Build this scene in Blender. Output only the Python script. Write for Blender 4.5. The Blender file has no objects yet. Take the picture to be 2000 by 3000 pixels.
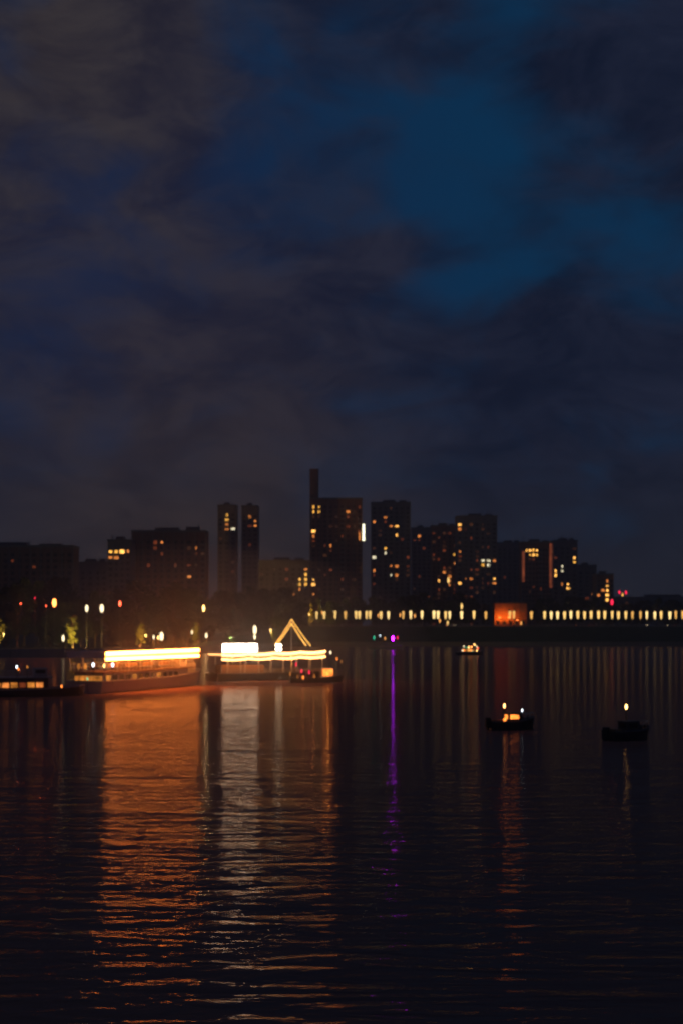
import bpy, bmesh, math, random
from mathutils import Vector, Matrix
R = math.radians
random.seed(7)
sc = bpy.context.scene
col = sc.collection
F = 4167.0; HZ = 1850.0; CX = 1000.0; CH = 8.0      # focal length in photo pixels, horizon row, eye height


def at(px, py, Y):
    return Vector(((px - CX) / F * Y, Y, CH - (py - HZ) / F * Y))


def X_of(px, Y):
    return (px - CX) / F * Y


def Z_of(py, Y):
    return CH - (py - HZ) / F * Y


# ------------------------------------------------------------------ materials
MATS = {}


def nodes_of(name):
    m = bpy.data.materials.new(name); m.use_nodes = True
    nt = m.node_tree
    for n in list(nt.nodes):
        nt.nodes.remove(n)
    out = nt.nodes.new('ShaderNodeOutputMaterial')
    return m, nt, out


def pbr(name, c, rough=0.7, metal=0.0, var=0.25, scale=1.5, bump=0.0, spec=0.4):
    m, nt, out = nodes_of(name)
    b = nt.nodes.new('ShaderNodeBsdfPrincipled')
    b.inputs['Roughness'].default_value = rough; b.inputs['Metallic'].default_value = metal
    b.inputs['Specular IOR Level'].default_value = spec
    tc = nt.nodes.new('ShaderNodeTexCoord'); nz = nt.nodes.new('ShaderNodeTexNoise')
    nz.inputs['Scale'].default_value = scale; nz.inputs['Detail'].default_value = 5
    nt.links.new(tc.outputs['Object'], nz.inputs['Vector'])
    mx = nt.nodes.new('ShaderNodeMix'); mx.data_type = 'RGBA'
    mx.inputs[6].default_value = (*[v * (1 - var) for v in c], 1)
    mx.inputs[7].default_value = (*[min(1, v * (1 + var)) for v in c], 1)
    nt.links.new(nz.outputs['Fac'], mx.inputs[0]); nt.links.new(mx.outputs[2], b.inputs['Base Color'])
    if bump:
        bp = nt.nodes.new('ShaderNodeBump'); bp.inputs['Strength'].default_value = bump
        nt.links.new(nz.outputs['Fac'], bp.inputs['Height']); nt.links.new(bp.outputs[0], b.inputs['Normal'])
    nt.links.new(b.outputs[0], out.inputs[0])
    MATS[name] = m
    return m


def glow(name, c, s, var=0.0, scale=1.2):
    """a lit lamp, bulb or window: emission, uneven where var is set (curtains, furniture behind the glass)"""
    m, nt, out = nodes_of(name)
    e = nt.nodes.new('ShaderNodeEmission'); e.inputs['Color'].default_value = (*c, 1)
    e.inputs['Strength'].default_value = s
    if var:
        tc = nt.nodes.new('ShaderNodeTexCoord'); nz = nt.nodes.new('ShaderNodeTexNoise')
        nz.inputs['Scale'].default_value = scale; nz.inputs['Detail'].default_value = 3
        gm = nt.nodes.new('ShaderNodeNewGeometry')
        nt.links.new(gm.outputs['Position'], nz.inputs['Vector'])
        mr = nt.nodes.new('ShaderNodeMapRange')
        mr.inputs['From Min'].default_value = 0.3; mr.inputs['From Max'].default_value = 0.7
        mr.inputs['To Min'].default_value = s * (1 - var); mr.inputs['To Max'].default_value = s * (1 + var)
        nt.links.new(nz.outputs['Fac'], mr.inputs[0]); nt.links.new(mr.outputs[0], e.inputs['Strength'])
    nt.links.new(e.outputs[0], out.inputs[0])
    MATS[name] = m
    return m


def mat_water():
    m, nt, out = nodes_of('water')
    # scattered reddish light put into the brown body colour, under a rippled surface whose facets tilt toward the eye, so it never mirrors fully
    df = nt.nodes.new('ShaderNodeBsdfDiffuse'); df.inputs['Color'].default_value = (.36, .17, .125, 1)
    gl = nt.nodes.new('ShaderNodeBsdfGlossy'); gl.inputs['Color'].default_value = (1, .84, .72, 1); gl.inputs['Roughness'].default_value = .07
    fr = nt.nodes.new('ShaderNodeFresnel'); fr.inputs['IOR'].default_value = 1.33
    fk = nt.nodes.new('ShaderNodeMath'); fk.operation = 'MULTIPLY'; fk.inputs[1].default_value = .29
    ms = nt.nodes.new('ShaderNodeMixShader')
    nt.links.new(fr.outputs[0], fk.inputs[0]); nt.links.new(fk.outputs[0], ms.inputs[0])
    nt.links.new(df.outputs[0], ms.inputs[1]); nt.links.new(gl.outputs[0], ms.inputs[2])
    tc = nt.nodes.new('ShaderNodeTexCoord')

    def layer(sx, sy, rot, detail, rough, dist=0.6):
        mp = nt.nodes.new('ShaderNodeMapping'); mp.inputs['Scale'].default_value = (sx, sy, 1)
        mp.inputs['Rotation'].default_value = (0, 0, rot)
        nz = nt.nodes.new('ShaderNodeTexNoise'); nz.inputs['Scale'].default_value = 1.0
        nz.inputs['Detail'].default_value = detail; nz.inputs['Roughness'].default_value = rough
        nz.inputs['Distortion'].default_value = dist
        nt.links.new(tc.outputs['Object'], mp.inputs[0]); nt.links.new(mp.outputs[0], nz.inputs['Vector'])
        return nz.outputs['Fac']

    def mul(a, k):
        n = nt.nodes.new('ShaderNodeMath'); n.operation = 'MULTIPLY'; n.inputs[1].default_value = k
        nt.links.new(a, n.inputs[0]); return n.outputs[0]

    def add(a, c):
        n = nt.nodes.new('ShaderNodeMath'); n.operation = 'ADD'
        nt.links.new(a, n.inputs[0]); nt.links.new(c, n.inputs[1]); return n.outputs[0]
    h = add(mul(layer(.16, .55, R(7), 2, .5, 1.2), 1.0), mul(layer(.66, 1.15, R(-16), 3, .5, 1.0), .46))
    h = add(h, mul(layer(.05, .11, R(20), 1, .5), 1.1))
    bp = nt.nodes.new('ShaderNodeBump'); bp.inputs['Strength'].default_value = 1.0
    sp = nt.nodes.new('ShaderNodeSeparateXYZ'); nt.links.new(tc.outputs['Object'], sp.inputs[0])
    mr = nt.nodes.new('ShaderNodeMapRange'); mr.interpolation_type = 'SMOOTHSTEP'      # calmer in the lee of the far bank
    mr.inputs['From Min'].default_value = 40; mr.inputs['From Max'].default_value = 340
    mr.inputs['To Min'].default_value = .15; mr.inputs['To Max'].default_value = .03
    nt.links.new(sp.outputs['Y'], mr.inputs[0]); nt.links.new(mr.outputs[0], bp.inputs['Distance'])
    nt.links.new(h, bp.inputs['Height'])
    rr = nt.nodes.new('ShaderNodeMapRange'); rr.interpolation_type = 'SMOOTHSTEP'      # far off, the small chop is too fine to resolve
    rr.inputs['From Min'].default_value = 190; rr.inputs['From Max'].default_value = 420
    rr.inputs['To Min'].default_value = .07; rr.inputs['To Max'].default_value = .17
    nt.links.new(sp.outputs['Y'], rr.inputs[0]); nt.links.new(rr.outputs[0], gl.inputs['Roughness'])
    for nd in (df, gl, fr):
        nt.links.new(bp.outputs[0], nd.inputs['Normal'])
    nt.links.new(ms.outputs[0], out.inputs[0])
    return m


def mat_leaf(name, c):
    m, nt, out = nodes_of(name)
    d = nt.nodes.new('ShaderNodeBsdfDiffuse'); t = nt.nodes.new('ShaderNodeBsdfTranslucent')
    oi = nt.nodes.new('ShaderNodeTexCoord'); nz = nt.nodes.new('ShaderNodeTexNoise')
    nz.inputs['Scale'].default_value = 1.1
    nt.links.new(oi.outputs['Object'], nz.inputs['Vector'])
    mx = nt.nodes.new('ShaderNodeMix'); mx.data_type = 'RGBA'
    mx.inputs[6].default_value = (*[v * .55 for v in c], 1); mx.inputs[7].default_value = (*[v * 1.4 for v in c], 1)
    nt.links.new(nz.outputs['Fac'], mx.inputs[0])
    for n in (d, t):
        nt.links.new(mx.outputs[2], n.inputs['Color'])
    ms = nt.nodes.new('ShaderNodeMixShader'); ms.inputs[0].default_value = .35
    nt.links.new(d.outputs[0], ms.inputs[1]); nt.links.new(t.outputs[0], ms.inputs[2])
    nt.links.new(ms.outputs[0], out.inputs[0])
    MATS[name] = m
    return m


pbr('plaster', (.26, .23, .20), .85, var=.3, scale=.15)
pbr('concrete', (.22, .21, .20), .9, var=.3, scale=.3)
pbr('brick', (.24, .13, .09), .85, var=.35, scale=.4)
pbr('dark_trim', (.10, .10, .11), .6)
pbr('grass', (.05, .07, .03), .95, var=.5, scale=.2, bump=.4)
pbr('asphalt', (.05, .05, .052), .85, var=.25, scale=2)
pbr('paving', (.25, .24, .22), .85, scale=1.2)
pbr('stone', (.22, .20, .18), .85, var=.35, scale=.6, bump=.3)
pbr('road_paint', (.75, .75, .70), .6)
pbr('bark', (.13, .09, .06), .9, var=.4, scale=5, bump=.6)
pbr('white_paint', (.62, .61, .60), .4, var=.15, scale=.7)
pbr('grey_paint', (.33, .32, .34), .45, var=.2, scale=.8)
pbr('navy_paint', (.035, .04, .055), .4, var=.3, scale=.8)
pbr('dark_hull', (.03, .03, .032), .45, var=.3, scale=.9)
pbr('deck_wood', (.22, .12, .06), .6, var=.35, scale=3)
pbr('post_metal', (.05, .05, .055), .45, metal=.6)
pbr('canvas', (.72, .70, .66), .9, var=.12, scale=1.2)
pbr('rubber', (.02, .02, .02), .8)
pbr('red_paint', (.35, .03, .03), .35)
pbr('silver_paint', (.45, .46, .48), .3, metal=.4)
pbr('dark_car_paint', (.04, .05, .07), .3)
pbr('orange_render', (.50, .22, .07), .8, var=.35, scale=.35)
pbr('dark_glass', (.02, .023, .03), .12, spec=.6)
mat_leaf('leaf', (.055, .075, .022)); mat_leaf('leaf_olive', (.09, .085, .022)); mat_leaf('leaf_dark', (.035, .05, .025))
AMB = (1.0, .44, .10); WARM = (1.0, .62, .24)
glow('bulb_amber', (1.0, .26, .042), 36)
glow('bulb_gold', (1.0, .46, .08), 3.2)
glow('bulb_warm', (1.0, .42, .13), 7.5)
glow('flood_white', (1.0, .82, .58), 16)
glow('panel_white', (1.0, .78, .58), 17.0, .35, 1.1)
glow('lantern', (1.0, .60, .18), 1.7)
glow('lantern_deep', (1.0, .50, .12), 1.25); glow('lantern_pale', (1.0, .68, .26), 2.0)
glow('lantern_orange', (1.0, .40, .09), 1.6)
glow('lamp_white', (1.0, .78, .45), 3.2)
glow('lamp_cold', (.80, .92, 1.0), 5)
glow('lamp_amber', (1.0, .55, .15), 8)
glow('lamp_red', (1.0, .10, .04), 7)
glow('lamp_crimson', (1.0, .02, .07), 2.2)
glow('lamp_orange', (1.0, .26, .05), 9)
glow('lamp_green', (.05, .75, .40), 1.2)
glow('lamp_purple', (.46, .009, 1.0), 40)
glow('win_yellow', (1.0, .46, .07), 1.7, .8, .9)
glow('win_bright', (1.0, .46, .09), 2.4, .7, .9)
glow('win_orange', (1.0, .30, .06), .95, .8, .9)
glow('win_red', (.8, .16, .05), .16, .8, .7)
glow('win_dim', (.9, .30, .12), .045, .9, .5)
glow('win_white', (1.0, .86, .55), 1.3, .7, .9)
glow('win_cabin', (1.0, .33, .05), .55, .9, 1.6)
glow('win_fire', (1.0, .24, .035), 2.6, .6, 1.5)
glow('strip_red', (.9, .20, .08), .22, .5, .3)
glow('strip_white', (1.0, .93, .62), 3.2, .3, .5)
M = MATS


# ------------------------------------------------------------------ mesh helpers
class MB:
    def __init__(s):
        s.bm = bmesh.new()

    def box(s, x0, x1, y0, y1, z0, z1):
        c = ((x0 + x1) / 2, (y0 + y1) / 2, (z0 + z1) / 2)
        bmesh.ops.create_cube(s.bm, size=1, matrix=Matrix.Translation(c) @ Matrix.Diagonal((x1 - x0, y1 - y0, z1 - z0, 1)))
        return s

    def tube(s, a, b, r0, r1=None, n=8):
        a, b = Vector(a), Vector(b); r1 = r0 if r1 is None else r1
        d = b - a
        q = d.to_track_quat('Z', 'Y').to_matrix().to_4x4()
        bmesh.ops.create_cone(s.bm, cap_ends=True, segments=n, radius1=r0, radius2=max(r1, 1e-4), depth=d.length,
                              matrix=Matrix.Translation((a + b) / 2) @ q)
        return s

    def ball(s, c, r, n=8, sz=1.0):
        bmesh.ops.create_uvsphere(s.bm, u_segments=n + 2, v_segments=n, radius=r,
                                  matrix=Matrix.Translation(c) @ Matrix.Diagonal((1, 1, sz, 1)))
        return s

    def lathe(s, prof, n=10):
        rings = []
        for r, z in prof:
            rings.append([s.bm.verts.new((r * math.cos(2 * math.pi * k / n), r * math.sin(2 * math.pi * k / n), z)) for k in range(n)])
        for a, b in zip(rings, rings[1:]):
            for k in range(n):
                s.bm.faces.new((a[k], a[(k + 1) % n], b[(k + 1) % n], b[k]))
        s.bm.faces.new(list(reversed(rings[0]))); s.bm.faces.new(rings[-1])
        return s

    def prism(s, pts, y0, y1):
        """outline pts in x,z extruded from y0 to y1"""
        a = [s.bm.verts.new((x, y0, z)) for x, z in pts]; b = [s.bm.verts.new((x, y1, z)) for x, z in pts]
        n = len(pts)
        for k in range(n):
            s.bm.faces.new((a[k], a[(k + 1) % n], b[(k + 1) % n], b[k]))
        s.bm.faces.new(list(reversed(a))); s.bm.faces.new(b)
        return s

    def mesh(s, name, m, smooth=False):
        bmesh.ops.recalc_face_normals(s.bm, faces=s.bm.faces)
        me = bpy.data.meshes.new(name); s.bm.to_mesh(me); s.bm.free()
        me.materials.append(M[m] if isinstance(m, str) else m)
        if smooth:
            for p in me.polygons:
                p.use_smooth = True
        return me

    def build(s, name, m, parent=None, loc=(0, 0, 0), smooth=False):
        return link(name, s.mesh(name, m, smooth), parent, loc)


def link(name, me, parent=None, loc=(0, 0, 0)):
    o = bpy.data.objects.new(name, me); col.objects.link(o); o.parent = parent; o.location = loc
    return o


def tag(o, label=None, cat=None, group=None, kind=None):
    for k, v in (('label', label), ('category', cat), ('group', group), ('kind', kind)):
        if v:
            o[k] = v
    return o


def thing(name, label, cat, loc=(0, 0, 0), rz=0.0, group=None):
    o = bpy.data.objects.new(name, None); col.objects.link(o)
    o.location = loc; o.rotation_euler = (0, 0, rz); o.empty_display_size = .3
    return tag(o, label, cat, group)


def copy_tree(o, parent=None):
    c = o.copy(); col.objects.link(c); c.parent = parent
    for ch in list(o.children):
        copy_tree(ch, c)
    return c


def point(parent, loc, watts, c, r=.12, name='lamp_light'):
    l = bpy.data.lights.new(name, 'POINT'); l.energy = watts; l.color = c; l.shadow_soft_size = r
    o = bpy.data.objects.new(name, l); col.objects.link(o); o.parent = parent; o.location = loc
    return o


def spot(parent, loc, aim, watts, c, cone=100, r=.12, name='spot_light'):
    l = bpy.data.lights.new(name, 'SPOT'); l.energy = watts; l.color = c; l.shadow_soft_size = r
    l.spot_size = R(cone); l.spot_blend = .6
    o = bpy.data.objects.new(name, l); col.objects.link(o); o.parent = parent; o.location = loc
    o.rotation_euler = (Vector(aim) - Vector(loc)).to_track_quat('-Z', 'Y').to_euler()
    return o


# ------------------------------------------------------------------ terrain, water, road
SH = [(-3000, 430), (-100, 430), (-62, 455), (-42, 600), (-24, 775), (3000, 775)]


def shore(x):
    for (a, ya), (b, yb) in zip(SH, SH[1:]):
        if x <= b:
            return ya + (yb - ya) * (x - a) / (b - a)
    return SH[-1][1]


def sstep(a, b, t):
    t = max(0, min(1, (t - a) / (b - a))); return t * t * (3 - 2 * t)


def prof(x, d):
    lp = [(0, 2.4), (70, 2.6), (260, 10.4), (9000, 12)]
    rp = [(0, 2.0), (3, 2.1), (11, 10.6), (60, 10.75), (9000, 12)]

    def ev(p):
        for (a, za), (b, zb) in zip(p, p[1:]):
            if d <= b:
                return za + (zb - za) * max(0, d - a) / (b - a)
        return p[-1][1]
    w = sstep(-62, -24, x)
    return ev(lp) * (1 - w) + ev(rp) * w


def ground_z(x, y):
    return prof(x, y - shore(x))


def on_shore(px, d):
    """the point d metres behind the water's edge in the direction of photo column px"""
    lo, hi = 300.0, 3000.0
    for _ in range(50):
        mid = (lo + hi) / 2
        if mid - shore(X_of(px, mid)) < d:
            lo = mid
        else:
            hi = mid
    x = X_of(px, lo)
    return x, lo, ground_z(x, lo)


xs = [-3000, -1500, -800, -400, -200, -130, -100, -85, -70, -62, -56, -50, -46, -42, -38, -34, -30, -27, -24, 0, 60, 150, 300, 600, 1200, 3000]
ds = [0, 3, 7, 11, 30, 60, 70, 120, 180, 260, 500, 1200, 3000, 7000]
bm = bmesh.new()
rows = []
for x in xs:
    y0 = shore(x)
    r = [bm.verts.new((x, y0 - .02, -3)), bm.verts.new((x, y0, prof(x, 0)))]
    r += [bm.verts.new((x, y0 + d, prof(x, d))) for d in ds[1:]]
    rows.append(r)
for a, b in zip(rows, rows[1:]):
    for k in range(len(a) - 1):
        bm.faces.new((a[k], b[k], b[k + 1], a[k + 1]))
bmesh.ops.recalc_face_normals(bm, faces=bm.faces)
me = bpy.data.meshes.new('ground'); bm.to_mesh(me); bm.free(); me.materials.append(M['grass'])
tag(link('ground', me), kind='structure')
bm = bmesh.new()
v = [bm.verts.new(p) for p in ((-3000, -300, 0), (3000, -300, 0), (3000, 800, 0), (-3000, 800, 0))]
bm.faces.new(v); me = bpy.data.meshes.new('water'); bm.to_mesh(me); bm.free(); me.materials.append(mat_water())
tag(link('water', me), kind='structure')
# stone quay facing and coping on both banks, just proud of the earth
q = MB()
for (a, ya), (b, yb) in zip(SH, SH[1:]):
    n = 1 if b - a > 500 else 4
    for k in range(n):
        xa, xb = a + (b - a) * k / n, a + (b - a) * (k + 1) / n
        pa, pb = Vector((xa, shore(xa), 0)), Vector((xb, shore(xb), 0))
        nrm = Vector(((pb - pa).y, -(pb - pa).x, 0)).normalized()
        za, zb = prof(xa, 0) + .35, prof(xb, 0) + .35
        vs = []
        for p, z in ((pa, za), (pb, zb)):
            f = p + nrm * .5
            vs += [q.bm.verts.new((f.x, f.y, -2)), q.bm.verts.new((f.x, f.y, z)), q.bm.verts.new((p.x, p.y + .6, z)), q.bm.verts.new((p.x, p.y + .6, -2))]
        for k2 in range(3):
            q.bm.faces.new((vs[k2], vs[4 + k2], vs[5 + k2], vs[1 + k2]))
tag(q.build('quay', 'stone'), kind='structure')
RY = 787.5                                               # near edge of the embankment road
tag(MB().box(-20, 900, RY, RY + 8, 10.60, 10.80).build('road', 'asphalt'), kind='structure')
mk = MB()
for k in range(150):
    mk.box(-18 + k * 6, -15 + k * 6, RY + 3.94, RY + 4.06, 10.80, 10.804)
tag(mk.build('road_marking', 'road_paint'), kind='structure')
tag(MB().box(-20, 900, RY + 8, RY + 15, 10.60, 10.93).build('pavement', 'paving'), kind='structure')
tag(MB().box(-20, 900, RY - 1.5, RY, 10.58, 10.93).build('kerb', 'stone'), kind='structure')

# ------------------------------------------------------------------ buildings
WIN = {}
BALC = MB().box(-1.4, 1.4, -1.15, -.1, -.62, -.5).box(-1.4, 1.4, -1.2, -1.1, -.55, .3).mesh('balcony', 'concrete')


def window_mesh(kind, w, h):
    key = (kind, round(w, 1), round(h, 1))
    if key not in WIN:
        WIN[key] = MB().box(-w / 2, w / 2, -.06, .02, -h / 2, h / 2).mesh('window', kind)
    return WIN[key]


def building(label, px0, px1, top, Y, wall='plaster', lit=(), dim=.05, depth=16, fl=3.0, sx=3.4, roofbits=True, seed=1, name='apartment_tower', ww=1.7, wh=1.7, cat='building', rim=True):
    rnd = random.Random(seed)
    x0, x1, zt = X_of(px0, Y), X_of(px1, Y), Z_of(top, Y)
    xm = (x0 + x1) / 2
    gz = min(ground_z(x0, Y), ground_z(x1, Y), ground_z(xm, Y + depth)) - .3
    t = thing(name, label, cat, (xm, Y, gz))
    W, H = x1 - x0, zt - gz
    MB().box(-W / 2, W / 2, 0, depth, 0, H).build('wall', wall, t)
    fb = MB(); nb = max(2, int(W / 5.2))
    for k in range(nb + 1):
        u = -W / 2 + .25 + (W - .5) * k / nb
        fb.box(u - .22, u + .22, -.34, -.012, 0, H - .35)
    fb.build('pilasters', rnd.choice(('concrete', 'plaster')), t)
    pr = MB()
    pr.box(-W / 2 - .25, W / 2 + .25, -.25, .25, H - .1, H + .9).box(-W / 2 - .25, W / 2 + .25, depth - .25, depth + .25, H - .1, H + .9)
    pr.box(-W / 2 - .25, -W / 2 + .25, .25, depth - .25, H - .1, H + .9).box(W / 2 - .25, W / 2 + .25, .25, depth - .25, H - .1, H + .9)
    pr.build('parapet', 'concrete', t)
    if roofbits:
        rb = MB().box(-W * .2, W * .12, depth * .3, depth * .7, H + .01, H + 2.6)
        if W > 16:
            rb.box(W * .22, W * .40, depth * .25, depth * .6, H + .01, H + 1.7 + 1.6 * rnd.random())
        rb.build('roof_housing', 'dark_trim', t)
        for k in range(rnd.choice((1, 2, 3))):
            u = rnd.uniform(-.45, .45) * W; hh = rnd.uniform(2.5, 6)
            MB().tube((0, 0, 0), (0, 0, hh), .12, .05).tube((-.9, 0, hh * .8), (.9, 0, hh * .8), .05).tube((-.6, 0, hh * .62), (.6, 0, hh * .62), .05).build('aerial', 'post_metal', t, (u, depth * .2, H))
    nx = max(2, int(W / sx)); nz = max(2, int((H - 3) / fl))
    cells = {}
    gx = W / nx
    bal = rnd.randrange(nx)
    for i in range(nx):
        for j in range(nz):
            u = -W / 2 + gx * (i + .5); z = 2.6 + fl * j
            if z > H - 1.5:
                continue
            k = 'win_dim' if rnd.random() < dim else ('win_red' if rnd.random() < dim * .6 else 'dark_glass')
            cells[(i, j)] = [u, z, k]
    for (px, py, k) in lit:
        u = X_of(px, Y) - xm; z = Z_of(py, Y) - gz
        c = min(cells.values(), key=lambda c: (c[0] - u) ** 2 + (c[1] - z) ** 2 + (99 if c[2] not in ('dark_glass', 'win_dim', 'win_red') else 0))
        c[2] = k
    order = sorted(cells.values(), key=lambda c: (c[2] == 'dark_glass', c[2] == 'win_dim', rnd.random()))
    for u, z, k in order[:96]:
        wo = link('window', window_mesh(k, ww, wh), t, (u, -.03, z))
        wo.scale = (rnd.choice((.6, .8, 1, 1.15, 1.35)), 1, rnd.choice((.7, .85, 1, 1.1)))
    rest = order[96:]
    if rest:
        mb = MB()
        for u, z, k in rest:
            mb.box(u - ww / 2, u + ww / 2, -.09, -.01, z - wh / 2, z + wh / 2)
        tag(mb.build('window_rows', 'dark_glass', t), kind='stuff')
    if rim and H > 25:          # balconies down one bay
        uu = -W / 2 + gx * (bal + .5)
        for j in range(1, nz):
            z = 1.7 + fl * j
            if z < H - 2.5:
                link('balcony', BALC, t, (uu, 0, z))
    return t


y, o, r, w_, b_ = 'win_yellow', 'win_orange', 'win_red', 'win_white', 'win_bright'
building('long dark flat-roofed block at the far left edge above the trees', -160, 215, 1602, 700, 'brick', [(30, 1640, r)], .02, seed=2, name='apartment_block')
building('low dark block between the left slab and the block with four yellow windows', 215, 316, 1650, 770, 'concrete', [], .02, seed=3, name='apartment_block')
building('small block with a pair of yellow windows and one taller lit window', 316, 384, 1585, 725, 'plaster', [(322, 1608, y), (331, 1608, y), (322, 1626, o), (331, 1626, o), (366, 1592, b_), (364, 1612, o)], .03, seed=4, name='apartment_block', sx=2.6)
building('broad brown block with dim orange windows behind the left boat', 386, 604, 1558, 745, 'brick', [(467, 1572, o), (465, 1588, r), (578, 1603, o), (578, 1622, r), (430, 1650, r), (520, 1660, r), (545, 1690, o), (505, 1700, r)], .10, seed=5, name='apartment_block')
building('narrow left tower of a pair with a column of amber windows near its top', 638, 692, 1482, 900, 'plaster', [(663, 1500, y), (662, 1516, y), (660, 1536, o), (658, 1554, o), (673, 1548, w_)], .05, seed=6)
building('narrow right tower of a pair with small orange windows at its right edge', 708, 756, 1484, 912, 'plaster', [(737, 1500, o), (748, 1522, o), (748, 1538, o), (735, 1542, r), (735, 1590, r)], .08, seed=7)
building('low dark block left of the tall brown-lit tower with golden windows in a cluster', 757, 905, 1645, 860, 'concrete', [(888, 1655, o), (888, 1675, y), (893, 1690, y), (880, 1703, y), (890, 1706, y), (878, 1718, y), (886, 1722, o), (840, 1672, r), (835, 1690, r), (868, 1735, o)], .06, seed=8, name='apartment_block')
t8 = building('tallest brown-lit tower with a dark shaft on its roof and yellow top corner windows', 910, 1061, 1462, 880, 'brick', [(915, 1487, y), (927, 1487, y), (915, 1504, y), (927, 1504, y), (917, 1550, b_), (915, 1568, o), (1018, 1495, o), (1016, 1512, r), (1022, 1542, r), (967, 1598, o), (965, 1613, r), (918, 1692, b_), (919, 1712, b_), (920, 1735, o), (1052, 1560, r), (975, 1670, r)], .05, seed=9, roofbits=False)  # brown light on the tower is put into its brick colour
xm8 = (X_of(910, 880) + X_of(1061, 880)) / 2; g8 = t8.location.z
MB().box(X_of(907, 880) - xm8, X_of(933, 880) - xm8, 2, 8, 0, Z_of(1372, 880) - g8).build('stair_shaft', 'brick', t8)
MB().box(X_of(1060, 880) - xm8 + .3, X_of(1067, 880) - xm8, -.9, .2, Z_of(1584, 880) - g8, Z_of(1535, 880) - g8).build('light_sign', 'strip_white', t8)
MB().box(X_of(1050, 880) - xm8, X_of(1055, 880) - xm8, -.25, -.1, Z_of(1583, 880) - g8, Z_of(1560, 880) - g8).build('light_strip', 'win_orange', t8)
building('dark square tower with two bright amber windows in its upper half', 1087, 1202, 1474, 960, 'concrete', [(1102, 1527, o), (1128, 1517, o), (1126, 1532, r), (1155, 1546, b_), (1155, 1562, b_), (1141, 1548, o), (1127, 1602, y), (1126, 1618, w_), (1101, 1632, w_), (1101, 1675, o), (1142, 1663, o), (1141, 1680, w_), (1165, 1665, o), (1164, 1680, o), (1189, 1655, r), (1102, 1690, r)], .04, seed=10)
building('dim set-back block with a single reddish window between two dark towers', 1206, 1262, 1548, 1060, 'plaster', [(1221, 1560, o), (1220, 1578, r), (1221, 1690, r)], .05, seed=11)
building('mid-height tower with many faint orange windows right of centre', 1262, 1338, 1542, 985, 'brick', [(1270, 1565, r), (1290, 1575, r), (1310, 1558, r), (1333, 1630, y), (1332, 1645, o), (1292, 1697, b_), (1303, 1676, o), (1322, 1698, o), (1313, 1712, o), (1312, 1700, o), (1332, 1726, r), (1270, 1620, r), (1290, 1640, r)], .18, seed=12)
building('tall slab with one orange window by its top left and pale windows lower down', 1337, 1455, 1514, 945, 'concrete', [(1353, 1530, b_), (1352, 1547, o), (1350, 1618, o), (1352, 1634, r), (1414, 1642, w_), (1423, 1640, w_), (1422, 1658, w_), (1415, 1660, y), (1438, 1645, o), (1440, 1690, b_), (1441, 1705, o), (1387, 1690, o), (1390, 1640, r), (1388, 1670, r), (1360, 1700, o), (1350, 1715, b_)], .14, seed=13)
building('dark low block without lit windows between the pale-windowed slab and the red-striped tower', 1455, 1528, 1592, 1080, 'concrete', [(1480, 1690, r)], .02, seed=14)
t13 = building('tower edged by two dim red light strips with a golden lit top corner', 1526, 1616, 1590, 930, 'brick', [(1541, 1610, b_), (1549, 1600, b_), (1557, 1600, y), (1564, 1598, b_), (1549, 1612, y), (1557, 1612, b_), (1566, 1612, y), (1565, 1718, r)], .02, seed=15, sx=2.2, ww=1.5)
xm = t13.location.x; g13 = t13.location.z
for (pa, pb, ta, tb) in ((1526, 1535, 1615, 1705), (1608, 1617, 1592, 1722)):
    MB().box(X_of(pa, 930) - xm, X_of(pb, 930) - xm, -.3, -.1, Z_of(tb, 930) - g13, Z_of(ta, 930) - g13).build('light_strip', 'strip_red', t13)
building('dark tower right of the red light strips with a lit window at its right edge', 1617, 1690, 1586, 965, 'concrete', [(1622, 1668, b_), (1624, 1682, b_), (1640, 1663, w_), (1642, 1678, w_), (1686, 1634, b_), (1686, 1652, y), (1637, 1713, o), (1656, 1710, b_), (1657, 1724, b_)], .03, seed=16)
building('dark stepped-down block near the right end of the skyline', 1690, 1746, 1658, 1000, 'plaster', [(1748, 1745, o)], .03, seed=17, name='apartment_block')
building('slim block with one column of orange windows above the promenade lamps', 1746, 1796, 1684, 905, 'brick', [(1778, 1690, r), (1778, 1705, o), (1779, 1718, b_), (1779, 1732, b_), (1770, 1733, o), (1782, 1742, b_), (1780, 1755, b_), (1748, 1742, o)], .04, seed=18, name='apartment_block', sx=2.4)
building('low dark block at the right end behind the promenade lamps', 1797, 2120, 1752, 1000, 'concrete', [], .01, seed=19, name='apartment_block', rim=False)
# floodlit low pavilion
YK = 836
t = thing('pavilion', 'low pavilion glowing orange behind the middle of the promenade lamps', 'pavilion', (X_of(1494, YK), YK, 10.7))
Wk = X_of(1544, YK) - X_of(1446, YK); Hk = Z_of(1768, YK) - 10.7
MB().box(-Wk / 2, Wk / 2, 0, 10, 0, Hk).build('wall', 'orange_render', t)
MB().box(-Wk / 2 - .6, Wk / 2 + .6, -.8, 10.6, Hk, Hk + .5).build('roof', 'dark_trim', t)
for k in range(6):
    MB().box(-.25, .25, -.25, .25, 0, Hk).build('pilaster', 'orange_render', t, (-Wk / 2 + .6 + k * (Wk - 1.2) / 5, -.28, 0))
for k in range(5):
    link('window', MB().box(-1, 1, -.05, .04, -1.2, 1.2).mesh('window', 'dark_glass'), t, (-Wk / 2 + .6 + (k + .5) * (Wk - 1.2) / 5, -.05, 2.4))
for k in range(3):
    fo = MB().box(-.3, .3, -.2, .2, -.15, .15).build('floodlight', 'lamp_orange', t, (-Wk / 2 + 3 + k * 5.2, -4.6, 5.5 if k < 2 else 4))
    spot(t, (-Wk / 2 + 3 + k * 5.2, -4.35, 5.5 if k < 2 else 4), (-Wk / 2 + 3 + k * 5.2, 0, 6.2), (2100, 1500, 800)[k], (1, .24, .028), 140, .3)

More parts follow.
